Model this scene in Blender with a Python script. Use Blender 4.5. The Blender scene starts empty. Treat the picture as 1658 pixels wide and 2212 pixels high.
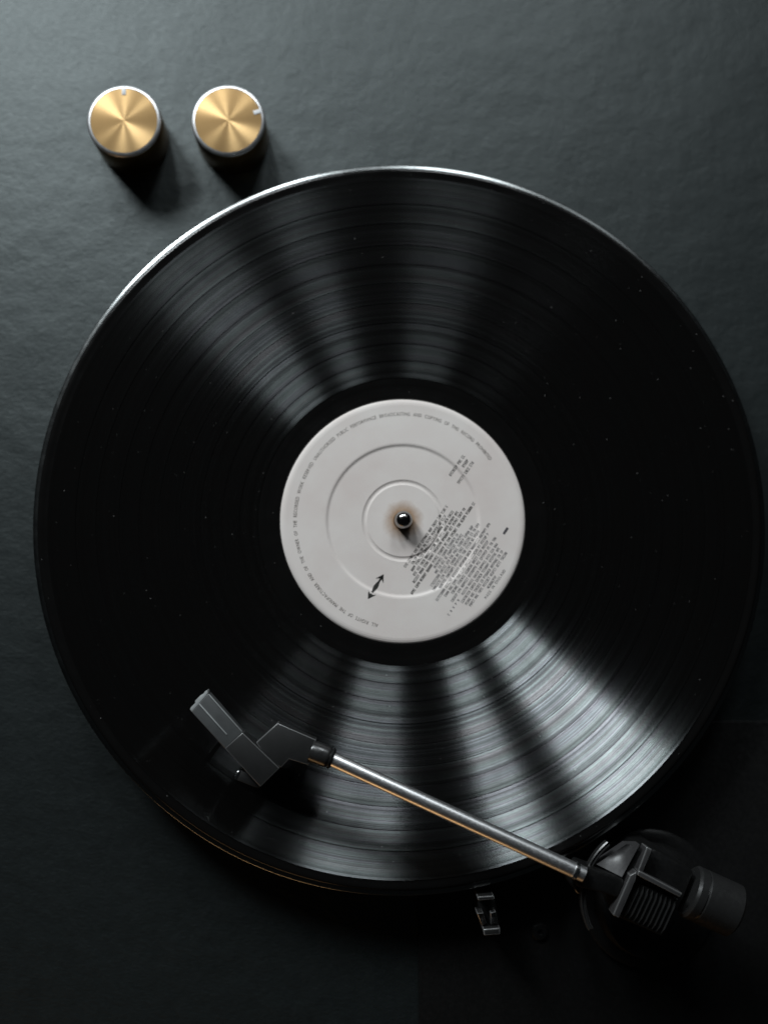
import bpy, bmesh, math, random
from mathutils import Vector, Matrix, Euler
random.seed(7)
scene = bpy.context.scene
COL = scene.collection
PI = math.pi

# ------------------------------------------------------------------ camera
REC = 0.0250                       # height of the record's playing surface above the deck
F = 2400.0                         # focal length in pixels of a 1658 x 2211 view of the photograph
CX, CY = 829.0, 1105.5
cam_rot = Euler((math.radians(4.5), math.radians(-1.7), 0.0), 'XYZ').to_matrix()
def ray(x, y):
    return cam_rot @ Vector(((x - CX) / F, -(y - CY) / F, -1.0))
cam_loc = Vector((0, 0, REC)) - ray(870, 1124) * 0.461
def px(x, y, z):
    """the point at height z seen at pixel (x, y) of the 1658 x 2211 view"""
    d = ray(x, y); t = (z - cam_loc.z) / d.z
    return cam_loc + d * t
cd = bpy.data.cameras.new('camera'); cam = bpy.data.objects.new('camera', cd); COL.objects.link(cam)
cam.matrix_world = Matrix.Translation(cam_loc) @ cam_rot.to_4x4()
cd.sensor_fit = 'VERTICAL'; cd.sensor_height = 36.0; cd.lens = 36.0 * F / 2211.0
cd.clip_start = 0.01; cd.clip_end = 50
cd.dof.use_dof = True; cd.dof.focus_distance = cam_loc.z - (REC + 0.015); cd.dof.aperture_fstop = 2.6
scene.camera = cam

# ------------------------------------------------------------------ light: three window panes and a warm lamp
world = bpy.data.worlds.new('World'); scene.world = world; world.use_nodes = True
wb = world.node_tree.nodes['Background']; wb.inputs[0].default_value = (0.55, 0.65, 0.7, 1); wb.inputs[1].default_value = 0.008
def area(name, az, el, dist, w, h, radiance, col):
    """az: degrees west of north as seen from the spindle"""
    a = math.radians(az); e = math.radians(el)
    d = Vector((-math.sin(a) * math.cos(e), math.cos(a) * math.cos(e), math.sin(e)))
    ld = bpy.data.lights.new(name, 'AREA'); ld.shape = 'RECTANGLE'; ld.size = w; ld.size_y = h
    ld.energy = radiance * PI * w * h; ld.color = col
    o = bpy.data.objects.new(name, ld); COL.objects.link(o)
    o.location = Vector((0, 0, REC)) + d * dist
    o.rotation_euler = d.to_track_quat('Z', 'Y').to_euler()
    return o
COOL = (0.90, 0.97, 1.0)
area('window_light', -32, 32, 1.7, 0.30, 0.46, 1.3, COOL)
area('window_light', -11, 32, 1.7, 0.34, 0.46, 13.5, COOL)
area('window_light', 15.5, 32, 1.7, 0.19, 0.46, 27, COOL)
area('window_light', 35.5, 32, 1.7, 0.36, 0.46, 37, COOL)
area('warm_lamp_light', 155, -5, 1.1, 0.60, 0.20, 2.6, (1.0, 0.58, 0.26))

vs = scene.view_settings
vs.view_transform = 'Standard'; vs.look = 'None'; vs.exposure = 0; vs.gamma = 1; vs.use_curve_mapping = False
scene.render.engine = 'CYCLES'

# ------------------------------------------------------------------ materials
class NT:
    def __init__(s, name):
        s.m = bpy.data.materials.new(name); s.m.use_nodes = True
        s.t = s.m.node_tree; s.t.nodes.clear()
        s.out = s.t.nodes.new('ShaderNodeOutputMaterial')
    def n(s, typ, **kw):
        nd = s.t.nodes.new('ShaderNode' + typ)
        for k, v in kw.items(): setattr(nd, k, v)
        return nd
    def l(s, a, b): s.t.links.new(a, b)
    def put(s, nd, i, v):
        if v is None: return
        if isinstance(v, bpy.types.NodeSocket): s.l(v, nd.inputs[i])
        else: nd.inputs[i].default_value = v
    def math(s, op, a, b=None, c=None):
        nd = s.n('Math', operation=op); s.put(nd, 0, a); s.put(nd, 1, b); s.put(nd, 2, c); return nd.outputs[0]
    def vmath(s, op, a, b=None, sc=None):
        nd = s.n('VectorMath', operation=op); s.put(nd, 0, a); s.put(nd, 1, b)
        if sc is not None: s.put(nd, 3, sc)
        return nd.outputs['Value'] if op in ('LENGTH', 'DOT_PRODUCT') else nd.outputs[0]
    def rng(s, v, a, b, c, d):
        nd = s.n('MapRange'); s.put(nd, 0, v)
        for i, q in enumerate((a, b, c, d)): nd.inputs[i + 1].default_value = q
        return nd.outputs[0]
    def noise(s, vec, scale, detail=3, rough=0.5, dim='3D', w=None):
        nd = s.n('TexNoise', noise_dimensions=dim)
        if vec is not None and dim != '1D': s.l(vec, nd.inputs['Vector'])
        if w is not None: s.l(w, nd.inputs['W'])
        nd.inputs['Scale'].default_value = scale; nd.inputs['Detail'].default_value = detail; nd.inputs['Roughness'].default_value = rough
        return nd.outputs[0]
    def ramp(s, f, stops):
        nd = s.n('ValToRGB'); s.l(f, nd.inputs[0]); e = nd.color_ramp.elements
        while len(e) < len(stops): e.new(0.5)
        for q, (p, c) in zip(e, stops): q.position = p; q.color = (*c, 1)
        return nd.outputs[0]
    def bump(s, h, dist, strength=1.0):
        nd = s.n('Bump'); nd.inputs['Strength'].default_value = strength; nd.inputs['Distance'].default_value = dist
        s.l(h, nd.inputs['Height']); return nd.outputs[0]
    def raw_normals(s):
        for h in (s.m, s.m.cycles):
            if hasattr(h, 'use_bump_map_correction'): h.use_bump_map_correction = False
    def done(s, sh): s.l(sh, s.out.inputs[0]); return s.m

def pbr(name, col, rough, metal=0.0, spec=0.5, rough_var=0.0, grain=None, col_var=0.0, scale=400, coat=0):
    t = NT(name); p = t.n('BsdfPrincipled')
    p.inputs['Base Color'].default_value = (*col, 1); p.inputs['Roughness'].default_value = rough
    p.inputs['Metallic'].default_value = metal; p.inputs['Specular IOR Level'].default_value = spec
    p.inputs['Coat Weight'].default_value = coat
    tc = t.n('TexCoord').outputs['Object']
    if rough_var:
        n = t.noise(tc, scale, 5, 0.65)
        t.l(t.rng(n, 0.3, 0.7, max(0.02, rough - rough_var), rough + rough_var), p.inputs['Roughness'])
    if col_var:
        n = t.noise(tc, scale * 0.6, 4, 0.6)
        a = tuple(c * (1 - col_var) for c in col); b = tuple(min(1, c * (1 + col_var)) for c in col)
        t.l(t.ramp(n, [(0.3, a), (0.7, b)]), p.inputs['Base Color'])
    if grain:
        t.l(t.bump(t.noise(tc, grain[0], 3, 0.6), grain[1]), p.inputs['Normal'])
    return t.done(p.outputs[0])

def leather():
    t = NT('deck_leather'); p = t.n('BsdfPrincipled'); tc = t.n('TexCoord').outputs['Object']
    big = t.noise(tc, 26, 4, 0.55); mid = t.noise(tc, 120, 4, 0.6)
    mp = t.n('Mapping'); t.l(tc, mp.inputs[0]); mp.inputs['Rotation'].default_value = (0, 0, math.radians(25)); mp.inputs['Scale'].default_value = (0.45, 1, 1)
    fib = t.noise(mp.outputs[0], 900, 4, 0.65)
    wr = t.noise(mp.outputs[0], 60, 3, 0.5)
    h = t.math('ADD', t.math('MULTIPLY', fib, 0.14), t.math('MULTIPLY', mid, 0.22))
    h = t.math('ADD', h, t.math('MULTIPLY', wr, 0.25)); h = t.math('ADD', h, t.math('MULTIPLY', big, 0.9))
    t.l(t.bump(h, 0.0011), p.inputs['Normal'])
    t.l(t.ramp(mid, [(0.3, (0.004, 0.006, 0.0063)), (0.7, (0.007, 0.0095, 0.010))]), p.inputs['Base Color'])
    t.l(t.rng(fib, 0.3, 0.7, 0.47, 0.55), p.inputs['Roughness'])
    p.inputs['Specular IOR Level'].default_value = 0.70; p.inputs['Specular Tint'].default_value = (0.90, 1.0, 1.0, 1)
    return t.done(p.outputs[0])

def radial_nodes(t):
    tc = t.n('TexCoord').outputs['Object']
    flat = t.vmath('MULTIPLY', tc, (1, 1, 0)); r = t.vmath('LENGTH', flat); rd = t.vmath('NORMALIZE', flat)
    tan = t.vmath('CROSS_PRODUCT', (0, 0, 1), rd)
    N = t.n('NewGeometry').outputs['Normal']
    return tc, r, rd, tan, N

def vinyl_groove():
    """two walls of a V groove: an anisotropic lobe for each"""
    t = NT('vinyl_grooves'); t.raw_normals(); tc, r, rd, tan, N = radial_nodes(t)
    n1 = t.noise(None, 2600, 2, 0.7, '1D', r); n2 = t.noise(None, 420, 3, 0.6, '1D', r); n3 = t.noise(None, 150, 2, 0.6, '1D', r)
    b = t.math('MULTIPLY', t.rng(n1, 0.25, 0.75, 0.55, 1.4), t.rng(n2, 0.3, 0.7, 0.40, 1.40))
    smear = t.noise(tc, 60, 4, 0.6)
    b = t.math('MULTIPLY', b, t.rng(smear, 0.3, 0.7, 0.9, 1.45))
    tint = t.ramp(n3, [(0.25, (0.054, 0.059, 0.061)), (0.42, (0.056, 0.056, 0.060)), (0.55, (0.053, 0.060, 0.059)), (0.7, (0.058, 0.057, 0.059))])
    col = t.vmath('SCALE', tint, sc=b)
    tilt = t.rng(n2, 0.3, 0.7, 0.76, 0.84)
    sh = []
    for sgn in (1, -1):
        off = t.vmath('SCALE', rd, sc=t.math('MULTIPLY', tilt, sgn))
        nn = t.vmath('NORMALIZE', t.vmath('ADD', N, off))
        g = t.n('BsdfAnisotropic', distribution='GGX')
        t.l(col, g.inputs['Color']); g.inputs['Roughness'].default_value = 0.215; g.inputs['Anisotropy'].default_value = 0.66
        t.l(nn, g.inputs['Normal']); t.l(tan, g.inputs['Tangent']); sh.append(g.outputs[0])
    mx = t.n('MixShader'); t.l(sh[0], mx.inputs[1]); t.l(sh[1], mx.inputs[2])
    d = t.n('BsdfDiffuse'); d.inputs[0].default_value = (0.0035, 0.0033, 0.0032, 1)
    ad = t.n('AddShader'); t.l(mx.outputs[0], ad.inputs[0]); t.l(d.outputs[0], ad.inputs[1])
    return t.done(ad.outputs[0])

def vinyl_smooth():
    t = NT('vinyl_smooth'); tc, r, rd, tan, N = radial_nodes(t)
    p = t.n('BsdfPrincipled'); p.inputs['Base Color'].default_value = (0.0045, 0.0043, 0.0042, 1); p.inputs['Specular IOR Level'].default_value = 0.45
    t.l(t.rng(t.noise(tc, 90, 4, 0.6), 0.3, 0.7, 0.14, 0.24), p.inputs['Roughness'])
    t.l(t.bump(t.noise(None, 900, 2, 0.6, '1D', r), 0.00003), p.inputs['Normal'])
    return t.done(p.outputs[0])

def brushed(name, col, tilt, w_broad):
    t = NT(name); t.raw_normals(); tc, r, rd, tan, N = radial_nodes(t)
    n1 = t.noise(None, 5200, 2, 0.7, '1D', r)
    col2 = t.vmath('SCALE', t.vmath('ADD', tuple(col), (0, 0, 0)), sc=t.rng(n1, 0.3, 0.7, 0.88, 1.08))
    sh = []
    for sgn in (1, -1):
        nn = t.vmath('NORMALIZE', t.vmath('ADD', N, t.vmath('SCALE', rd, sc=tilt * sgn)))
        g = t.n('BsdfAnisotropic', distribution='GGX'); t.l(col2, g.inputs['Color'])
        g.inputs['Roughness'].default_value = 0.36; g.inputs['Anisotropy'].default_value = 0.62
        t.l(nn, g.inputs['Normal']); t.l(tan, g.inputs['Tangent']); sh.append(g.outputs[0])
    mx = t.n('MixShader'); t.l(sh[0], mx.inputs[1]); t.l(sh[1], mx.inputs[2])
    br = t.n('BsdfAnisotropic'); t.l(col2, br.inputs['Color']); br.inputs['Roughness'].default_value = 0.72
    m2 = t.n('MixShader'); m2.inputs[0].default_value = w_broad; t.l(mx.outputs[0], m2.inputs[1]); t.l(br.outputs[0], m2.inputs[2])
    return t.done(m2.outputs[0])

def paper():
    t = NT('label_paper'); p = t.n('BsdfPrincipled'); tc = t.n('TexCoord').outputs['Object']
    flat = t.vmath('MULTIPLY', tc, (1, 1, 0)); r = t.vmath('LENGTH', flat)
    mott = t.noise(tc, 38, 5, 0.6)
    base = t.ramp(mott, [(0.3, (0.73, 0.65, 0.615)), (0.7, (0.80, 0.745, 0.71))])
    wob = t.noise(tc, 260, 3, 0.6)
    rr = t.math('ADD', r, t.math('MULTIPLY', t.math('SUBTRACT', wob, 0.5), 0.0035))
    f = t.rng(rr, 0.0040, 0.0090, 0.85, 0.0)                    # rust around the spindle hole
    m = t.n('Mix', data_type='RGBA'); t.l(f, m.inputs[0]); t.l(base, m.inputs[6]); m.inputs[7].default_value = (0.30, 0.155, 0.055, 1)
    t.l(m.outputs[2], p.inputs['Base Color'])
    p.inputs['Roughness'].default_value = 0.55; p.inputs['Specular IOR Level'].default_value = 0.3
    t.l(t.bump(t.noise(tc, 1500, 3, 0.6), 0.00003), p.inputs['Normal'])
    return t.done(p.outputs[0])

M = {}
M['leather'] = leather()
M['groove'] = vinyl_groove()
M['vinyl'] = vinyl_smooth()
M['paper'] = paper()
M['ink'] = pbr('label_ink', (0.022, 0.021, 0.018), 0.7)
M['ink_soft'] = pbr('label_ink_soft', (0.07, 0.066, 0.072), 0.7)
M['ink_brown'] = pbr('label_ink_brown', (0.075, 0.055, 0.042), 0.7)
M['gold'] = brushed('gold_brushed', (0.64, 0.43, 0.205), 0.30, 0.5)
M['gold_side_shaded'] = pbr('gold_side_shaded', (0.22, 0.13, 0.045), 0.32, 1.0, rough_var=0.06, scale=900)  # gold darkened for the knob wall, its shade put into the colour
M['silver'] = pbr('polished_silver', (0.86, 0.87, 0.88), 0.16, 1.0, rough_var=0.04, scale=500)
M['satin_silver'] = pbr('satin_silver', (0.90, 0.90, 0.91), 0.42, 1.0, rough_var=0.04, scale=500)
M['rim'] = pbr('platter_rim_metal', (0.26, 0.27, 0.27), 0.22, 1.0, rough_var=0.03, scale=200)
M['tube'] = pbr('arm_tube_metal', (0.90, 0.90, 0.91), 0.37, 1.0, rough_var=0.09, scale=1500)
M['steel'] = pbr('spindle_steel', (0.30, 0.29, 0.28), 0.17, 1.0, rough_var=0.05, scale=900)
M['mark'] = pbr('indicator_white', (0.82, 0.83, 0.84), 0.4)
M['plastic'] = pbr('black_plastic_matte', (0.010, 0.010, 0.010), 0.55, grain=(2600, 0.00005), col_var=0.2)
M['plastic_grey'] = pbr('grey_plastic', (0.068, 0.071, 0.072), 0.48, grain=(2600, 0.00004), col_var=0.12)
M['plastic_tip'] = pbr('pale_grey_plastic', (0.33, 0.345, 0.345), 0.5, grain=(2600, 0.00004), col_var=0.12)
M['plastic_gloss'] = pbr('black_plastic_gloss', (0.016, 0.016, 0.016), 0.30, spec=0.7, rough_var=0.08, scale=500)
M['plastic_satin'] = pbr('black_plastic_satin', (0.006, 0.006, 0.006), 0.36, rough_var=0.08, scale=700, grain=(1800, 0.00003))
M['edge_glint'] = pbr('plastic_edge_highlight', (0.11, 0.11, 0.11), 0.24, spec=1.0, rough_var=0.08, scale=900)  # paler, shinier bevels: edge highlights painted into the colour
M['plastic_lit'] = pbr('black_plastic_lit', (0.036, 0.035, 0.036), 0.40, spec=0.6, rough_var=0.06, scale=700, col_var=0.15)  # black plastic made paler, so the lit tops are in the colour
M['platter'] = pbr('black_platter', (0.012, 0.012, 0.012), 0.5)
M['dust'] = pbr('dust', (0.16, 0.155, 0.15), 0.9)
M['wood'] = pbr('dark_table_wood', (0.05, 0.032, 0.02), 0.45, col_var=0.35, scale=40)

# ------------------------------------------------------------------ helpers
def link(name, me, mat, parent=None, loc=None):
    o = bpy.data.objects.new(name, me); COL.objects.link(o)
    if mat is not None:
        if len(me.materials) == 0: me.materials.append(mat)
    if parent is not None: o.parent = parent
    if loc is not None: o.location = loc
    return o
def finish(bm, name, smooth=True, ang=35):
    bmesh.ops.recalc_face_normals(bm, faces=bm.faces)
    me = bpy.data.meshes.new(name); bm.to_mesh(me); bm.free()
    if smooth:
        me.polygons.foreach_set('use_smooth', [True] * len(me.polygons)); me.set_sharp_from_angle(angle=math.radians(ang))
    return me
def lathe_bm(prof, n=96, closed=False):
    bm = bmesh.new(); rings = []
    for r, z in prof:
        if r < 1e-7: rings.append([bm.verts.new((0, 0, z))])
        else: rings.append([bm.verts.new((r * math.cos(2 * PI * i / n), r * math.sin(2 * PI * i / n), z)) for i in range(n)])
    pairs = list(zip(rings[:-1], rings[1:]))
    if closed: pairs.append((rings[-1], rings[0]))
    for a, b in pairs:
        for i in range(n):
            j = (i + 1) % n
            if len(a) == 1 and len(b) == 1: continue
            if len(a) == 1: bm.faces.new((a[0], b[i], b[j]))
            elif len(b) == 1: bm.faces.new((a[i], b[0], a[j]))
            else: bm.faces.new((a[i], b[i], b[j], a[j]))
    return bm
def lathe(name, prof, mat, parent=None, n=96, loc=None, closed=False, ang=35, M4=None):
    bm = lathe_bm(prof, n, closed)
    if M4 is not None: bmesh.ops.transform(bm, matrix=M4, verts=bm.verts)
    return link(name, finish(bm, name, True, ang), mat, parent, loc)
def prism_bm(top, depth, bev=0.0, seg=2, bottom=None, edge=False):
    """top: list of 3-D points; the prism goes straight down by depth"""
    bm = bmesh.new()
    a = [bm.verts.new(p) for p in top]
    b = [bm.verts.new(q) for q in (bottom or [Vector(p) - Vector((0, 0, depth)) for p in top])]
    bm.faces.new(a); bm.faces.new(b[::-1])
    n = len(a)
    for i in range(n): bm.faces.new((a[i], b[i], b[(i + 1) % n], a[(i + 1) % n]))
    bmesh.ops.recalc_face_normals(bm, faces=bm.faces)
    if bev: bmesh.ops.bevel(bm, geom=list(bm.edges), offset=bev, segments=seg, profile=0.5, affect='EDGES', clamp_overlap=True, material=1 if edge else -1)
    return bm
def prism(name, top, depth, mat, parent=None, bev=0.0, seg=2, bottom=None, edge=None):
    me = finish(prism_bm(top, depth, bev, seg, bottom, edge is not None), name, True, 40)
    if edge is not None: me.materials.append(mat); me.materials.append(edge)
    return link(name, me, mat, parent)
def box_pts(c, u, v, hu, hv):
    c = Vector(c); u = Vector(u); v = Vector(v)
    return [c - u * hu - v * hv, c + u * hu - v * hv, c + u * hu + v * hv, c - u * hu + v * hv]
def axis_matrix(a, b):
    d = Vector(b) - Vector(a)
    return Matrix.Translation(a) @ d.to_track_quat('Z', 'Y').to_matrix().to_4x4()
def sweep(name, pts, sect, mat, parent=None):
    """sweep a closed cross-section (list of (side, up)) along pts"""
    bm = bmesh.new(); rings = []
    for i, p in enumerate(pts):
        a = pts[max(0, i - 1)]; b = pts[min(len(pts) - 1, i + 1)]
        t = (Vector(b) - Vector(a)).normalized(); s = t.cross(Vector((0, 0, 1))).normalized(); up = s.cross(t)
        rings.append([bm.verts.new(Vector(p) + s * q[0] + up * q[1]) for q in sect])
    n = len(sect)
    for a, b in zip(rings[:-1], rings[1:]):
        for i in range(n): bm.faces.new((a[i], b[i], b[(i + 1) % n], a[(i + 1) % n]))
    bm.faces.new(rings[0]); bm.faces.new(rings[-1][::-1])
    return link(name, finish(bm, name, True, 40), mat, parent)
def tag(o, label, cat=None, group=None, kind=None):
    if label: o['label'] = label
    if cat: o['category'] = cat
    if group: o['group'] = group
    if kind: o['kind'] = kind
    return o

# ------------------------------------------------------------------ table and turntable body
DECK_T = 0.062
tb = prism('table_top', [(-.45, -.45, -DECK_T), (.45, -.45, -DECK_T), (.45, .45, -DECK_T), (-.45, .45, -DECK_T)], 0.03, M['wood'], None, 0.002)
tag(tb, 'dark wooden table top under the record player', kind='structure')
tt = bpy.data.objects.new('turntable', None); COL.objects.link(tt); tt.location = (0, 0, -DECK_T)
tt.empty_display_size = 0.05
tag(tt, 'dark leather-covered record player with two gold knobs and a silver tonearm', 'turntable')
bpy.context.view_layer.update()
def adopt(o, loc=None):
    """parent to the turntable, keeping world coordinates"""
    o.parent = tt; o.location = (Vector(loc) if loc else Vector((0, 0, 0))) + Vector((0, 0, DECK_T)); return o

bm = prism_bm([(-.215, -.265, 0), (.225, -.265, 0), (.225, .265, 0), (-.215, .265, 0)], DECK_T - 0.0005, 0.004, 3)
adopt(link('deck', finish(bm, 'deck'), M['leather']))['label'] = 'dark teal-grey leather-grained top'

# black plate that carries the arm mechanism
p0 = px(903, 2000, 0.0015)
x0 = p0.x; y1 = -0.085
adopt(prism('mechanism_plate', [(x0, -.255, .0022), (.217, -.255, .0022), (.217, y1, .0022), (x0, y1, .0022)], 0.0021, M['plastic_satin'], None, 0.0008))

# ------------------------------------------------------------------ platter, rim, spindle
PT = REC - 0.0022                                  # platter top = underside of the record
R_P = 0.1530
adopt(lathe('platter', [(0, 0.004), (0.145, 0.004), (0.1500, 0.006), (0.1504, PT - 0.0008), (0.1500, PT), (0, PT)], M['platter'], None, 160))
prof = [(0.1505, 0.006), (R_P - 0.0006, 0.006), (R_P, 0.008), (R_P, PT - 0.0030)]
rr, zz = R_P, PT - 0.0013
prof.append((rr - 0.0001, PT - 0.0015))
for k in range(10):                                # rounded shoulder, steep outside and nearly flat inside
    th = math.radians(27 - k * 22 / 9); rr -= 0.00022; zz += 0.00022 * math.tan(th); prof.append((rr, zz))
prof.append((0.1505, zz))
rim = lathe('platter_rim', prof, M['rim'], None, 256, closed=True, ang=60)
adopt(rim)
sp = [(0.0035, REC - 0.012)]
SPH = REC + 0.0085
sp = [(0, 0.01), (0.0037, 0.01), (0.0037, SPH - 0.0036)]
for k in range(1, 10):
    a = k * PI / 18
    sp.append((0.0037 * math.cos(a), SPH - 0.0036 + 0.0036 * math.sin(a)))
sp[-1] = (0, SPH)
adopt(lathe('spindle', sp, M['steel'], None, 48, ang=60))

# ------------------------------------------------------------------ knobs
KH = 0.0215
def knob(cx, cy, ind):
    top = px(cx, cy, KH); ro = 0.0158; rf = 0.0143
    body = lathe('control_knob', [(0, 0.0003), (ro - 0.0004, 0.0003), (ro, 0.0010), (ro, KH - 0.0014), (ro - 0.0001, KH - 0.0012), (0, KH - 0.0012)], M['gold_side_shaded'], None, 96)
    adopt(body, (top.x, top.y, 0))
    # fine vertical knurling lies on the wall of the knob
    lathe('chamfer_ring', [(ro - 0.0002, KH - 0.0013), (ro, KH - 0.0011), (ro - 0.0001, KH - 0.0008), (ro - 0.0004, KH - 0.00050), (ro - 0.0008, KH - 0.00022), (rf + 0.0002, KH - 0.00004), (rf, KH + 0.00002), (rf - 0.0001, KH - 0.0002), (rf - 0.0001, KH - 0.0013)], M['satin_silver'], body, 96, closed=True, ang=60)
    lathe('brushed_cap', [(0, KH - 0.0012), (rf - 0.0002, KH - 0.0012), (rf - 0.0002, KH - 0.00015), (rf - 0.0003, KH - 0.0001), (0, KH - 0.0001)], M['gold'], body, 96)
    a = math.radians(ind); d = Vector((math.cos(a), math.sin(a), 0)); s = Vector((-d.y, d.x, 0))
    c = d * (rf - 0.0014) + Vector((0, 0, KH + 0.00012))
    prism('indicator_mark', box_pts(c, d, s, 0.0016, 0.0009), 0.00025, M['mark'], body, 0.0001)
    return body
knob(268, 260, 91)['label'] = 'gold knob with its mark pointing away from the record'
knob(493, 259, 17)['label'] = 'gold knob with its mark pointing sideways'

# ------------------------------------------------------------------ the record
rec = lathe('vinyl_record', [(0.0039, PT + 0.0001), (0.1480, PT), (0.1500, PT + 0.0004), (0.1503, REC - 0.0008), (0.1499, REC - 0.0001), (0.1490, REC + 0.0001), (0.1480, REC - 0.00005), (0.1465, REC - 0.0002),
        (0.0600, REC - 0.0002), (0.0570, REC - 0.00012), (0.0565, REC - 0.00022), (0.0555, REC - 0.00012), (0.0542, REC - 0.00022), (0.0532, REC - 0.0001), (0.0512, REC - 0.0001), (0.0509, REC - 0.0005), (0.0039, REC - 0.0005)], M['vinyl'], None, 256, closed=True, ang=50)
tag(rec, 'black vinyl record with a pale grey paper label lying on the platter', 'record')
gaps = [0.0598, 0.0672, 0.0745, 0.0835, 0.0918, 0.1005, 0.1086, 0.1168, 0.1262, 0.1345, 0.1462]
for a, b in zip(gaps[:-1], gaps[1:]):
    w = 0.00009 + 0.00010 * random.random()
    lathe('groove_band', [(a + w, REC - 0.00022), (a + w + 0.00005, REC), (b - w - 0.00005, REC), (b - w, REC - 0.00022)], M['groove'], rec, 256, ang=20)
# label: raised outer area, lower middle, one pressed ring
LP = [(0.0039, 0), (0.0149, 0), (0.0154, -0.00026), (0.0160, -0.00036), (0.0166, -0.00020), (0.0171, 0.00004), (0.0305, 0.00004), (0.0310, 0.00012), (0.0319, 0.00052), (0.0325, 0.00060), (0.0485, 0.00060), (0.0494, 0.00050), (0.0502, 0.00026), (0.0507, -0.00010), (0.0508, -0.0003)]
LZ = REC - 0.0001
def label_z(r):
    for (a, za), (b, zb) in zip(LP[:-1], LP[1:]):
        if a <= r <= b: return LZ + za + (zb - za) * (r - a) / (b - a)
    return LZ
lab = lathe('paper_label', [(r, LZ + z) for r, z in LP], M['paper'], rec, 192, ang=4)

# print: letters of the rim text from the built-in font
glyphs = {}
def glyph(ch):
    if ch in glyphs: return glyphs[ch]
    cu = bpy.data.curves.new('glyph', 'FONT'); cu.body = ch; cu.size = 1.0; cu.fill_mode = 'FRONT'; cu.resolution_u = 2
    ob = bpy.data.objects.new('glyph', cu); COL.objects.link(ob)
    me = bpy.data.meshes.new_from_object(ob.evaluated_get(bpy.context.evaluated_depsgraph_get()))
    vs_ = [v.co.copy() for v in me.vertices]; fs = [tuple(p.vertices) for p in me.polygons]
    bpy.data.objects.remove(ob); bpy.data.curves.remove(cu); bpy.data.meshes.remove(me)
    x = [v.x for v in vs_]; glyphs[ch] = (vs_, fs, (min(x), max(x)))
    return glyphs[ch]
class Print:
    def __init__(s): s.v = []; s.f = []
    def pt(s, x, y):
        s.v.append((x, y, label_z(math.hypot(x, y)) + 0.00004)); return len(s.v) - 1
    def quad(s, ps): s.f.append([s.pt(*p) for p in ps])
    def build(s, name, mat):
        me = bpy.data.meshes.new(name); me.from_pydata(s.v, [], s.f); return link(name, me, mat, lab)
def widths(text, gap):
    out = []
    for ch in text:
        if ch == ' ': out.append(0.80)
        else: g = glyph(ch); out.append(g[2][1] - g[2][0] + gap)
    return out
text = 'ALL RIGHTS OF THE MANUFACTURER AND OF THE OWNER OF THE RECORDED WORK RESERVED UNAUTHORISED PUBLIC PERFORMANCE BROADCASTING AND COPYING OF THIS RECORD PROHIBITED'
ws = widths(text, 0.16); tot = sum(ws)
A0, A1, RT = math.radians(13.3), math.radians(235.2), 0.0446
pos = 0; size = 0.0021
pr = Print()
for ch, w in zip(text, ws):
    if ch != ' ':
        vs_, fs, (xa, xb) = glyph(ch); ang = A0 + (A1 - A0) * (pos + w / 2) / tot
        k = RT * (A1 - A0) / tot                                   # horizontal size that fills the arc
        cdir = Vector((-math.sin(ang), -math.cos(ang)))           # outward
        tdir = Vector((-math.cos(ang), math.sin(ang)))            # clockwise
        base = len(pr.v)
        for v in vs_:
            p = cdir * (RT + (v.y - 0.35) * size) + tdir * ((v.x - (xa + xb) / 2) * k)
            pr.pt(p.x, p.y)
        pr.f += [[base + i for i in f] for f in fs]
    pos += w
pr.build('rim_text', M['ink_brown'])

UA = math.radians(55.3)
ua = Vector((math.cos(UA), math.sin(UA))); up_ = Vector((math.sin(UA), -math.cos(UA)))   # reading direction, next-line direction
def to_xy(a, p): q = ua * a + up_ * p; return (q.x, q.y)
def strokes(pr, a0, a1, p, h, cw=0.00066, sw=0.00017, solid=0.0):
    """a line of print too small to read: letter-like strokes in words"""
    a = a0; left = random.randint(3, 9)
    while a < a1 - cw * 0.5:
        if left == 0:
            a += cw * 1.0; left = random.choice((2, 3, 4, 5, 6, 7, 8)); continue
        left -= 1
        k = random.random(); c = cw * 0.74
        def bar(x0, x1, y0, y1): pr.quad([to_xy(a + x0, p + y0), to_xy(a + x1, p + y0), to_xy(a + x1, p + y1), to_xy(a + x0, p + y1)])
        if k < 0.30: bar(0, sw, -h / 2, h / 2); bar(sw, c, -h / 2, -h / 2 + sw); bar(sw, c, h / 2 - sw, h / 2)
        elif k < 0.55: bar(0, sw, -h / 2, h / 2); bar(c - sw, c, -h / 2, h / 2); bar(sw, c - sw, -sw / 2, sw / 2)
        elif k < 0.75: bar(c / 2 - sw / 2, c / 2 + sw / 2, -h / 2 + sw, h / 2); bar(0, c, -h / 2, -h / 2 + sw)
        elif k < 0.9: bar(0, sw, -h / 2, h / 2); bar(sw, c, -h / 2, -h / 2 + sw); bar(sw, c, -sw / 2, sw / 2); bar(c - sw, c, -h / 2 + sw, -sw / 2)
        else: bar(0, sw, -h / 2, h / 2); bar(c - sw, c, -h / 2, h / 2); bar(sw, c - sw, h / 2 - sw, h / 2)
        a += cw
Z = 0.0343e-3
body_lines = [(335, 450, 1), (386, 365, 1), (430, 440, 1), (481, 470, 1), (528, 544, 1), (586, 670, 2), (634, 253, 0), (680, 300, 0), (728, 455, 0), (775, 486, 0), (822, 420, 0),
              (878, 564, 0), (932, 464, 0), (982, 387, 0), (1035, 470, 0), (1141, 412, 0), (1194, 402, 0), (1244, 390, 0), (1300, 88, 0)]
for p, half, kind in body_lines:
    pr = Print(); strokes(pr, -half * Z, half * Z, p * Z, 0.00112 if kind < 2 else 0.0012, sw=0.00017 if kind == 0 else 0.00021)
    pr.build('printed_line', M['ink_soft'] if kind == 0 else M['ink'])
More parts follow.
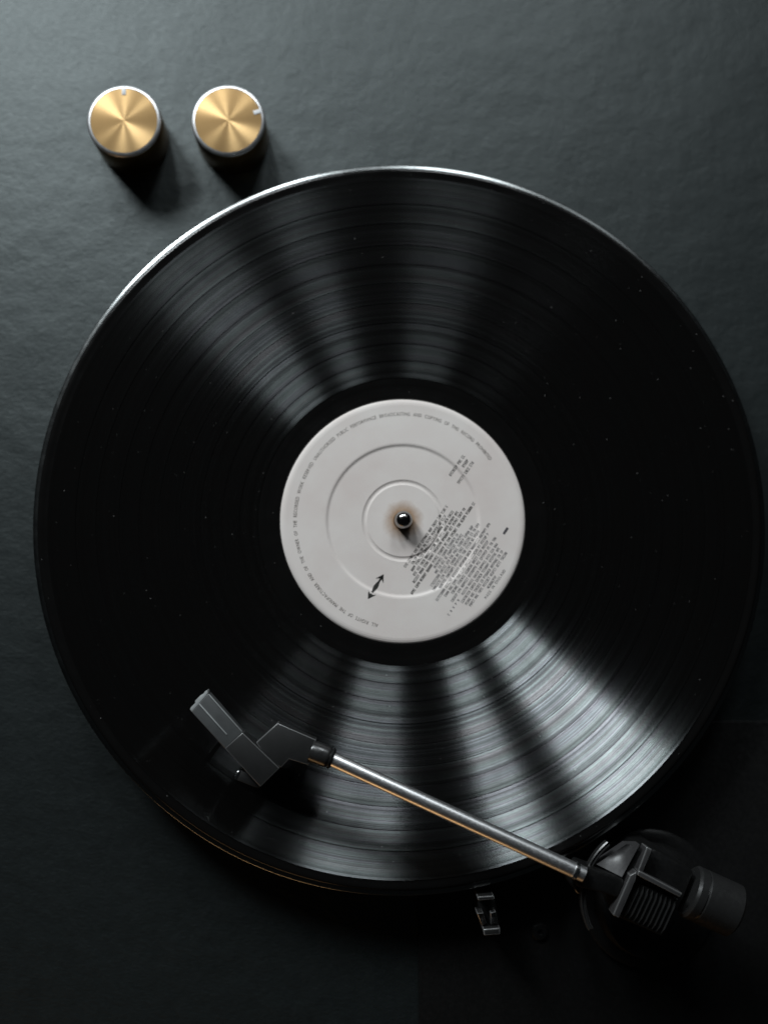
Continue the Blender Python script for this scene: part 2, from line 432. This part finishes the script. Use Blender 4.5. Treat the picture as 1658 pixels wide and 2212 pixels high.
pr = Print()
for k in range(5): strokes(pr, (-627 + k * 52) * Z, (-600 + k * 52) * Z, 1092 * Z, 0.0010)
strokes(pr, -330 * Z, 420 * Z, 1092 * Z, 0.0010)
pr.quad([to_xy(560 * Z, 1076 * Z), to_xy(650 * Z, 1074 * Z), to_xy(650 * Z, 1106 * Z), to_xy(560 * Z, 1106 * Z)])
pr.build('printed_line', M['ink_soft'])
for p, a0, a1 in ((5.35, 26.6, 36.9), (7.7, 32.6, 36.6), (10.0, 25.8, 37.1)):
    pr = Print(); strokes(pr, a0 / 1000, a1 / 1000, p / 1000, 0.00125, cw=0.00074, sw=0.00021); pr.build('printed_line', M['ink'])
def straight(txt, a_mid, p, size, mat, wid):
    ws = widths(txt, 0.25); tot = sum(ws); k = wid / tot; pr = Print(); pos = -tot / 2
    for ch, w in zip(txt, ws):
        if ch != ' ':
            vs_, fs, (xa, xb) = glyph(ch); base = len(pr.v)
            for v in vs_: pr.pt(*to_xy(a_mid + (pos + w / 2 + v.x - (xa + xb) / 2) * k, p - (v.y - 0.35) * size))
            pr.f += [[base + i for i in f] for f in fs]
        pos += w
    pr.build('printed_line', mat)
straight('MADE IN ENGLAND', 0, 1345 * Z, 0.0017, M['ink_soft'], 425 * Z)
# two-headed arrow emblem
a = Vector((-8.0e-3, -22.2e-3)); b = Vector((-14.5e-3, -32.5e-3)); d = (b - a).normalized(); s = Vector((-d.y, d.x)); L = (b - a).length
def ap(t, w): q = a + d * t * L + s * w; return (q.x, q.y)
pr = Print()
hw = 0.0019
pr.quad([ap(0, 0), ap(.27, hw), ap(.17, 0), ap(.27, -hw)]); pr.quad([ap(1, 0), ap(.73, -hw), ap(.83, 0), ap(.73, hw)])
prof_ = [(.10, .00035), (.3, .00042), (.42, .0008), (.5, .00092), (.58, .0008), (.7, .00042), (.90, .00035)]
for (t0, w0), (t1, w1) in zip(prof_[:-1], prof_[1:]): pr.quad([ap(t0, w0), ap(t1, w1), ap(t1, -w1), ap(t0, -w0)])
pr.build('arrow_emblem', M['ink'])

# dust lying on the vinyl
bm = bmesh.new()
for _ in range(420):
    r = math.sqrt(random.uniform(0.053 ** 2, 0.149 ** 2)); a_ = random.uniform(0, 2 * PI)
    s_ = random.choice((0.00006, 0.00008, 0.0001, 0.00013, 0.00018))
    mt = Matrix.Translation((r * math.cos(a_), r * math.sin(a_), REC + s_ * 0.3)) @ Matrix.Rotation(random.uniform(0, 6.28), 4, 'Z') @ Matrix.Diagonal((random.uniform(0.7, 1.8), 0.8, 0.5, 1))
    bmesh.ops.create_icosphere(bm, subdivisions=1, radius=s_, matrix=mt)
dust = link('dust', finish(bm, 'dust'), M['dust'], rec); dust['kind'] = 'stuff'

# ------------------------------------------------------------------ tonearm
def z2(x, y): return ((700 + .4825 * x) / 1.852, (2650 + .4825 * y) / 1.852)
def Z2(pts, z): return [px(*z2(*p), z) for p in pts]
HZ = REC + 0.0185
tA = px(715, 1638, REC + 0.0150); tB = px(1240, 1879, REC + 0.0200)
ln = (tB - tA).length
arm = lathe('tone_arm', [(0, -0.002), (0.0028, -0.002), (0.0029, 0), (0.0030, ln), (0.0029, ln + 0.004), (0, ln + 0.004)], M['tube'], None, 48, M4=axis_matrix(tA, tB))
adopt(arm); arm['label'] = 'thin silver tube of the tonearm'
def sub(o): o.parent = arm; return o
fa = px(*z2(1128, 728), REC + 0.0142); fb = px(*z2(1312, 797), REC + 0.0148)
fl = (fb - fa).length
sub(lathe('ferrule', [(0, 0), (0.0041, 0), (0.0043, 0.0005), (0.0043, fl * .70), (0.0041, fl * .80), (0.0036, fl * .86), (0.0042, fl * .88), (0.0041, fl * .94), (0.0035, fl), (0, fl)], M['plastic_gloss'], None, 64, M4=axis_matrix(fa, fb), ang=50))
sub(prism('headshell_block', Z2([(672, 662), (850, 500), (1172, 640), (1108, 850), (945, 800), (880, 872), (760, 790)], HZ - 0.0035), 0.0075, M['plastic'], None, 0.00035, 3, edge=M['edge_glint']))
sub(prism('cartridge_body', Z2([(415, 710), (560, 580), (866, 874), (708, 1030)], HZ), 0.0090, M['plastic'], None, 0.00025, 3, edge=M['edge_glint']))
sub(prism('cartridge_front', Z2([(142, 410), (276, 256), (559.5, 579.5), (414.5, 709.5)], HZ - 0.0001), 0.0085, M['plastic_grey'], None, 0.00025, 3, edge=M['edge_glint']))
tip_top = Z2([(141, 408), (126, 388), (132, 372), (170, 333), (166, 318), (215, 268), (228, 268), (252, 236), (268, 228), (275, 254)], HZ - 0.0004)
sub(prism('cartridge_tip', tip_top, 0.0060, M['plastic_tip'], None, 0.00015))
def strip(name, p, q, z, hw, hgt, mat):
    A = px(*z2(*p), z); B = px(*z2(*q), z); d = (B - A).normalized(); s = Vector((-d.y, d.x, 0))
    return sub(prism(name, [A - s * hw, B - s * hw, B + s * hw, A + s * hw], hgt, mat, None, hw * .6))
strip('top_ridge', (200, 340), (430, 597), HZ + 0.00025, 0.00022, 0.0005, M['plastic_tip'])  # ridge highlight put into its pale colour
strip('edge_highlight', (281, 262), (556, 572), HZ + 0.0001, 0.00014, 0.0005, M['plastic_tip'])  # pale strip painting the highlight along the cartridge edge
sub(prism('finger_lift', Z2([(508, 972), (545, 895), (700, 940), (700, 1040), (655, 1030)], HZ - 0.0050), 0.0030, M['plastic'], None, 0.0003))
sub(prism('finger_lift_end', Z2([(488, 966), (512, 905), (543, 892), (546, 905), (512, 973)], HZ - 0.0048), 0.0026, M['silver'], None, 0.0003))
sub(lathe('stylus', [(0, 0), (0.0001, 0.0002), (0.0004, 0.0012), (0.0009, 0.0018), (0.0012, 0.0100), (0, 0.0100)], M['steel'], None, 12, M4=Matrix.Translation(px(*z2(420, 600), REC + 0.0002))))

# ------------------------------------------------------------------ pivot housing
def z6(x, y): return ((2300 + .2895 * x) / 1.852, (3300 + .2895 * y) / 1.852)
def Z6(pts, z): return [px(*z6(*p), z) for p in pts]
PZ = REC + 0.0200
base = prism('pivot_housing', Z6([(520, 780), (900, 330), (1100, 330), (1640, 640), (1500, 1000), (1210, 1540), (600, 1280)], PZ - 0.004), 0.030, M['plastic_satin'], None, 0.0012)
base.data.transform(Matrix.Identity(4))
adopt(base); base['label'] = 'black ribbed housing at the foot of the tonearm'
def hs(o): o.parent = base; return o
hs(prism('cross_bar', Z6([(755, 690), (850, 640), (830, 760), (600, 1285), (515, 1240)], PZ + 0.0015), 0.008, M['plastic_lit'], None, 0.0004, 3, edge=M['edge_glint']))
hs(prism('cross_bar', Z6([(860, 635), (985, 300), (1060, 335), (925, 660)], PZ + 0.0015), 0.008, M['plastic_lit'], None, 0.0004, 3, edge=M['edge_glint']))
hs(prism('cross_bar', Z6([(850, 690), (870, 625), (935, 655), (1480, 945), (1440, 1000)], PZ + 0.0018), 0.008, M['plastic_lit'], None, 0.0004, 3, edge=M['edge_glint']))
# curved web between the arm block and the upright bar
web = bmesh.new(); g = []
for i in range(9):
    row = []
    for j in range(9):
        s_, t_ = i / 8, j / 8
        pa = Vector((290, 540)).lerp(Vector((640, 715)), t_); pb = Vector((700, 262)).lerp(Vector((885, 268)), t_)
        q = pa.lerp(pb, s_)
        row.append(web.verts.new(px(*z6(q.x, q.y), PZ - 0.005 + 0.0045 * t_ ** 2 - 0.0028 * math.sin(PI * s_) * (1 - 0.4 * t_))))
    g.append(row)
for i in range(8):
    for j in range(8): web.faces.new((g[i][j], g[i + 1][j], g[i + 1][j + 1], g[i][j + 1]))
r_ = bmesh.ops.extrude_face_region(web, geom=list(web.faces))
for v in [e for e in r_['geom'] if isinstance(e, bmesh.types.BMVert)]: v.co.z -= 0.006
hs(link('curved_web', finish(web, 'curved_web'), M['plastic_lit']))
hs(prism('arm_block', Z6([(45, 520), (140, 560), (650, 725), (690, 800), (580, 1010), (380, 940), (10, 850), (-10, 640)], PZ - 0.0008), 0.013, M['plastic_satin'], None, 0.0012))
sub_c = lathe('arm_collar', [(0, 0), (0.0033, 0), (0.0036, 0.0003), (0.0036, 0.0014), (0.0033, 0.0018), (0, 0.0018)], M['silver'], None, 32, M4=axis_matrix(tB - (tB - tA).normalized() * 0.0004, tB + (tB - tA)))
sub(sub_c)
pad = prism('grip_pad', Z6([(850, 790), (1430, 1020), (1215, 1545), (650, 1275)], PZ - 0.0022), 0.006, M['plastic_satin'], None, 0.0008)
hs(pad)
for k in range(9):
    a_ = Vector((890, 845)).lerp(Vector((1392, 1062)), k / 8); b_ = Vector((693, 1265)).lerp(Vector((1197, 1497)), k / 8)
    A = px(*z6(*a_), PZ - 0.0008); B = px(*z6(*b_), PZ - 0.0008); pts = [A.lerp(B, i / 6) for i in range(7)]
    pts[0].z -= 0.0016; pts[6].z -= 0.0014
    w = 0.0002
    hs(sweep('rib', pts, [(-w, -0.002), (w, -0.002), (w, 0.0001), (w * .45, 0.0005), (-w * .45, 0.0005), (-w, 0.0001)], M['plastic_gloss']))
# turned counterweight behind the housing
ud = (tB - tA).normalized(); ud.z = 0; ud.normalize()
c0 = px(*z6(1560, 900), PZ - 0.008)
hs(lathe('counterweight', [(0, 0), (0.0095, 0), (0.0105, 0.001), (0.0105, 0.004), (0.0099, 0.0045), (0.0105, 0.005), (0.0105, 0.019), (0.0095, 0.020), (0, 0.020)], M['plastic_gloss'], None, 64, M4=axis_matrix(c0, c0 + ud)))
# curved lift rail under the arm
ctr = px(1398, 1932, PZ - 0.010)
arc = []
for k in range(22):
    an = math.radians(128 + k * (206 - 128) / 21); arc.append(Vector((ctr.x + 0.0268 * math.cos(an), ctr.y + 0.0268 * math.sin(an), PZ - 0.0055)))
rail = sweep('lift_rail', arc, [(-0.0011, -0.003), (0.0011, -0.003), (0.0011, 0.0004), (0.0006, 0.0008), (0.0003, 0.0001), (-0.0003, 0.0001), (-0.0006, 0.0008), (-0.0011, 0.0004)], M['plastic_gloss'])
adopt(rail)
post = lathe('lift_post', [(0, 0.002), (0.0030, 0.002), (0.0030, 0.036), (0.0026, 0.0365), (0, 0.0365)], M['plastic_satin'], None, 32)
adopt(post, (arc[12].x, arc[12].y, 0))
foot = px(1395, 1935, 0.0)
adopt(lathe('pivot_base', [(0, 0.0021), (0.028, 0.0021), (0.029, 0.003), (0.029, 0.0045), (0.0275, 0.0055), (0.024, 0.0060), (0.022, 0.015), (0, 0.0155)], M['plastic_satin'], None, 96), (foot.x, foot.y, 0))
# arm rest clip
def z8(x, y): return ((1850 + .2413 * x) / 1.852, (3500 + .2413 * y) / 1.852)
def Z8(pts, z): return [px(*z8(*p), z) for p in pts]
RZ = 0.026
rest = prism('arm_rest', Z8([(235, 430), (535, 405), (640, 900), (330, 930)], RZ - 0.007), RZ - 0.007 - 0.002, M['plastic_satin'], None, 0.0006)
adopt(rest); rest['label'] = 'small black forked clip that holds the parked tonearm'
def rs(o): o.parent = rest; return o
rs(prism('clip_bar', Z8([(238, 355), (518, 338), (540, 405), (250, 425)], RZ), 0.012, M['plastic_gloss'], None, 0.0005, 3, edge=M['edge_glint']))
rs(prism('clip_bar', Z8([(335, 895), (620, 870), (625, 985), (350, 1005)], RZ - 0.001), 0.010, M['plastic_gloss'], None, 0.0005, 3, edge=M['edge_glint']))
for P in ([(230, 630), (345, 625), (420, 850), (330, 890)], [(455, 625), (552, 600), (615, 862), (480, 872)]):
    t4 = Z8(P, RZ - 0.0005); t4[2].z -= 0.004; t4[3].z -= 0.004
    rs(prism('prong', t4, 0.010, M['plastic_gloss'], None, 0.0005, 3, edge=M['edge_glint']))
# screws on the plate
for q in ((1466, 1660), (1165, 2012)):
    c_ = px(*q, 0.003)
    s_ = lathe('plate_screw', [(0, 0.002), (0.0036, 0.002), (0.0036, 0.0030), (0.0030, 0.0038), (0.0012, 0.0040), (0.0010, 0.0030), (0, 0.0030)], M['plastic_satin'], None, 40)
    adopt(s_, (c_.x, c_.y, 0))
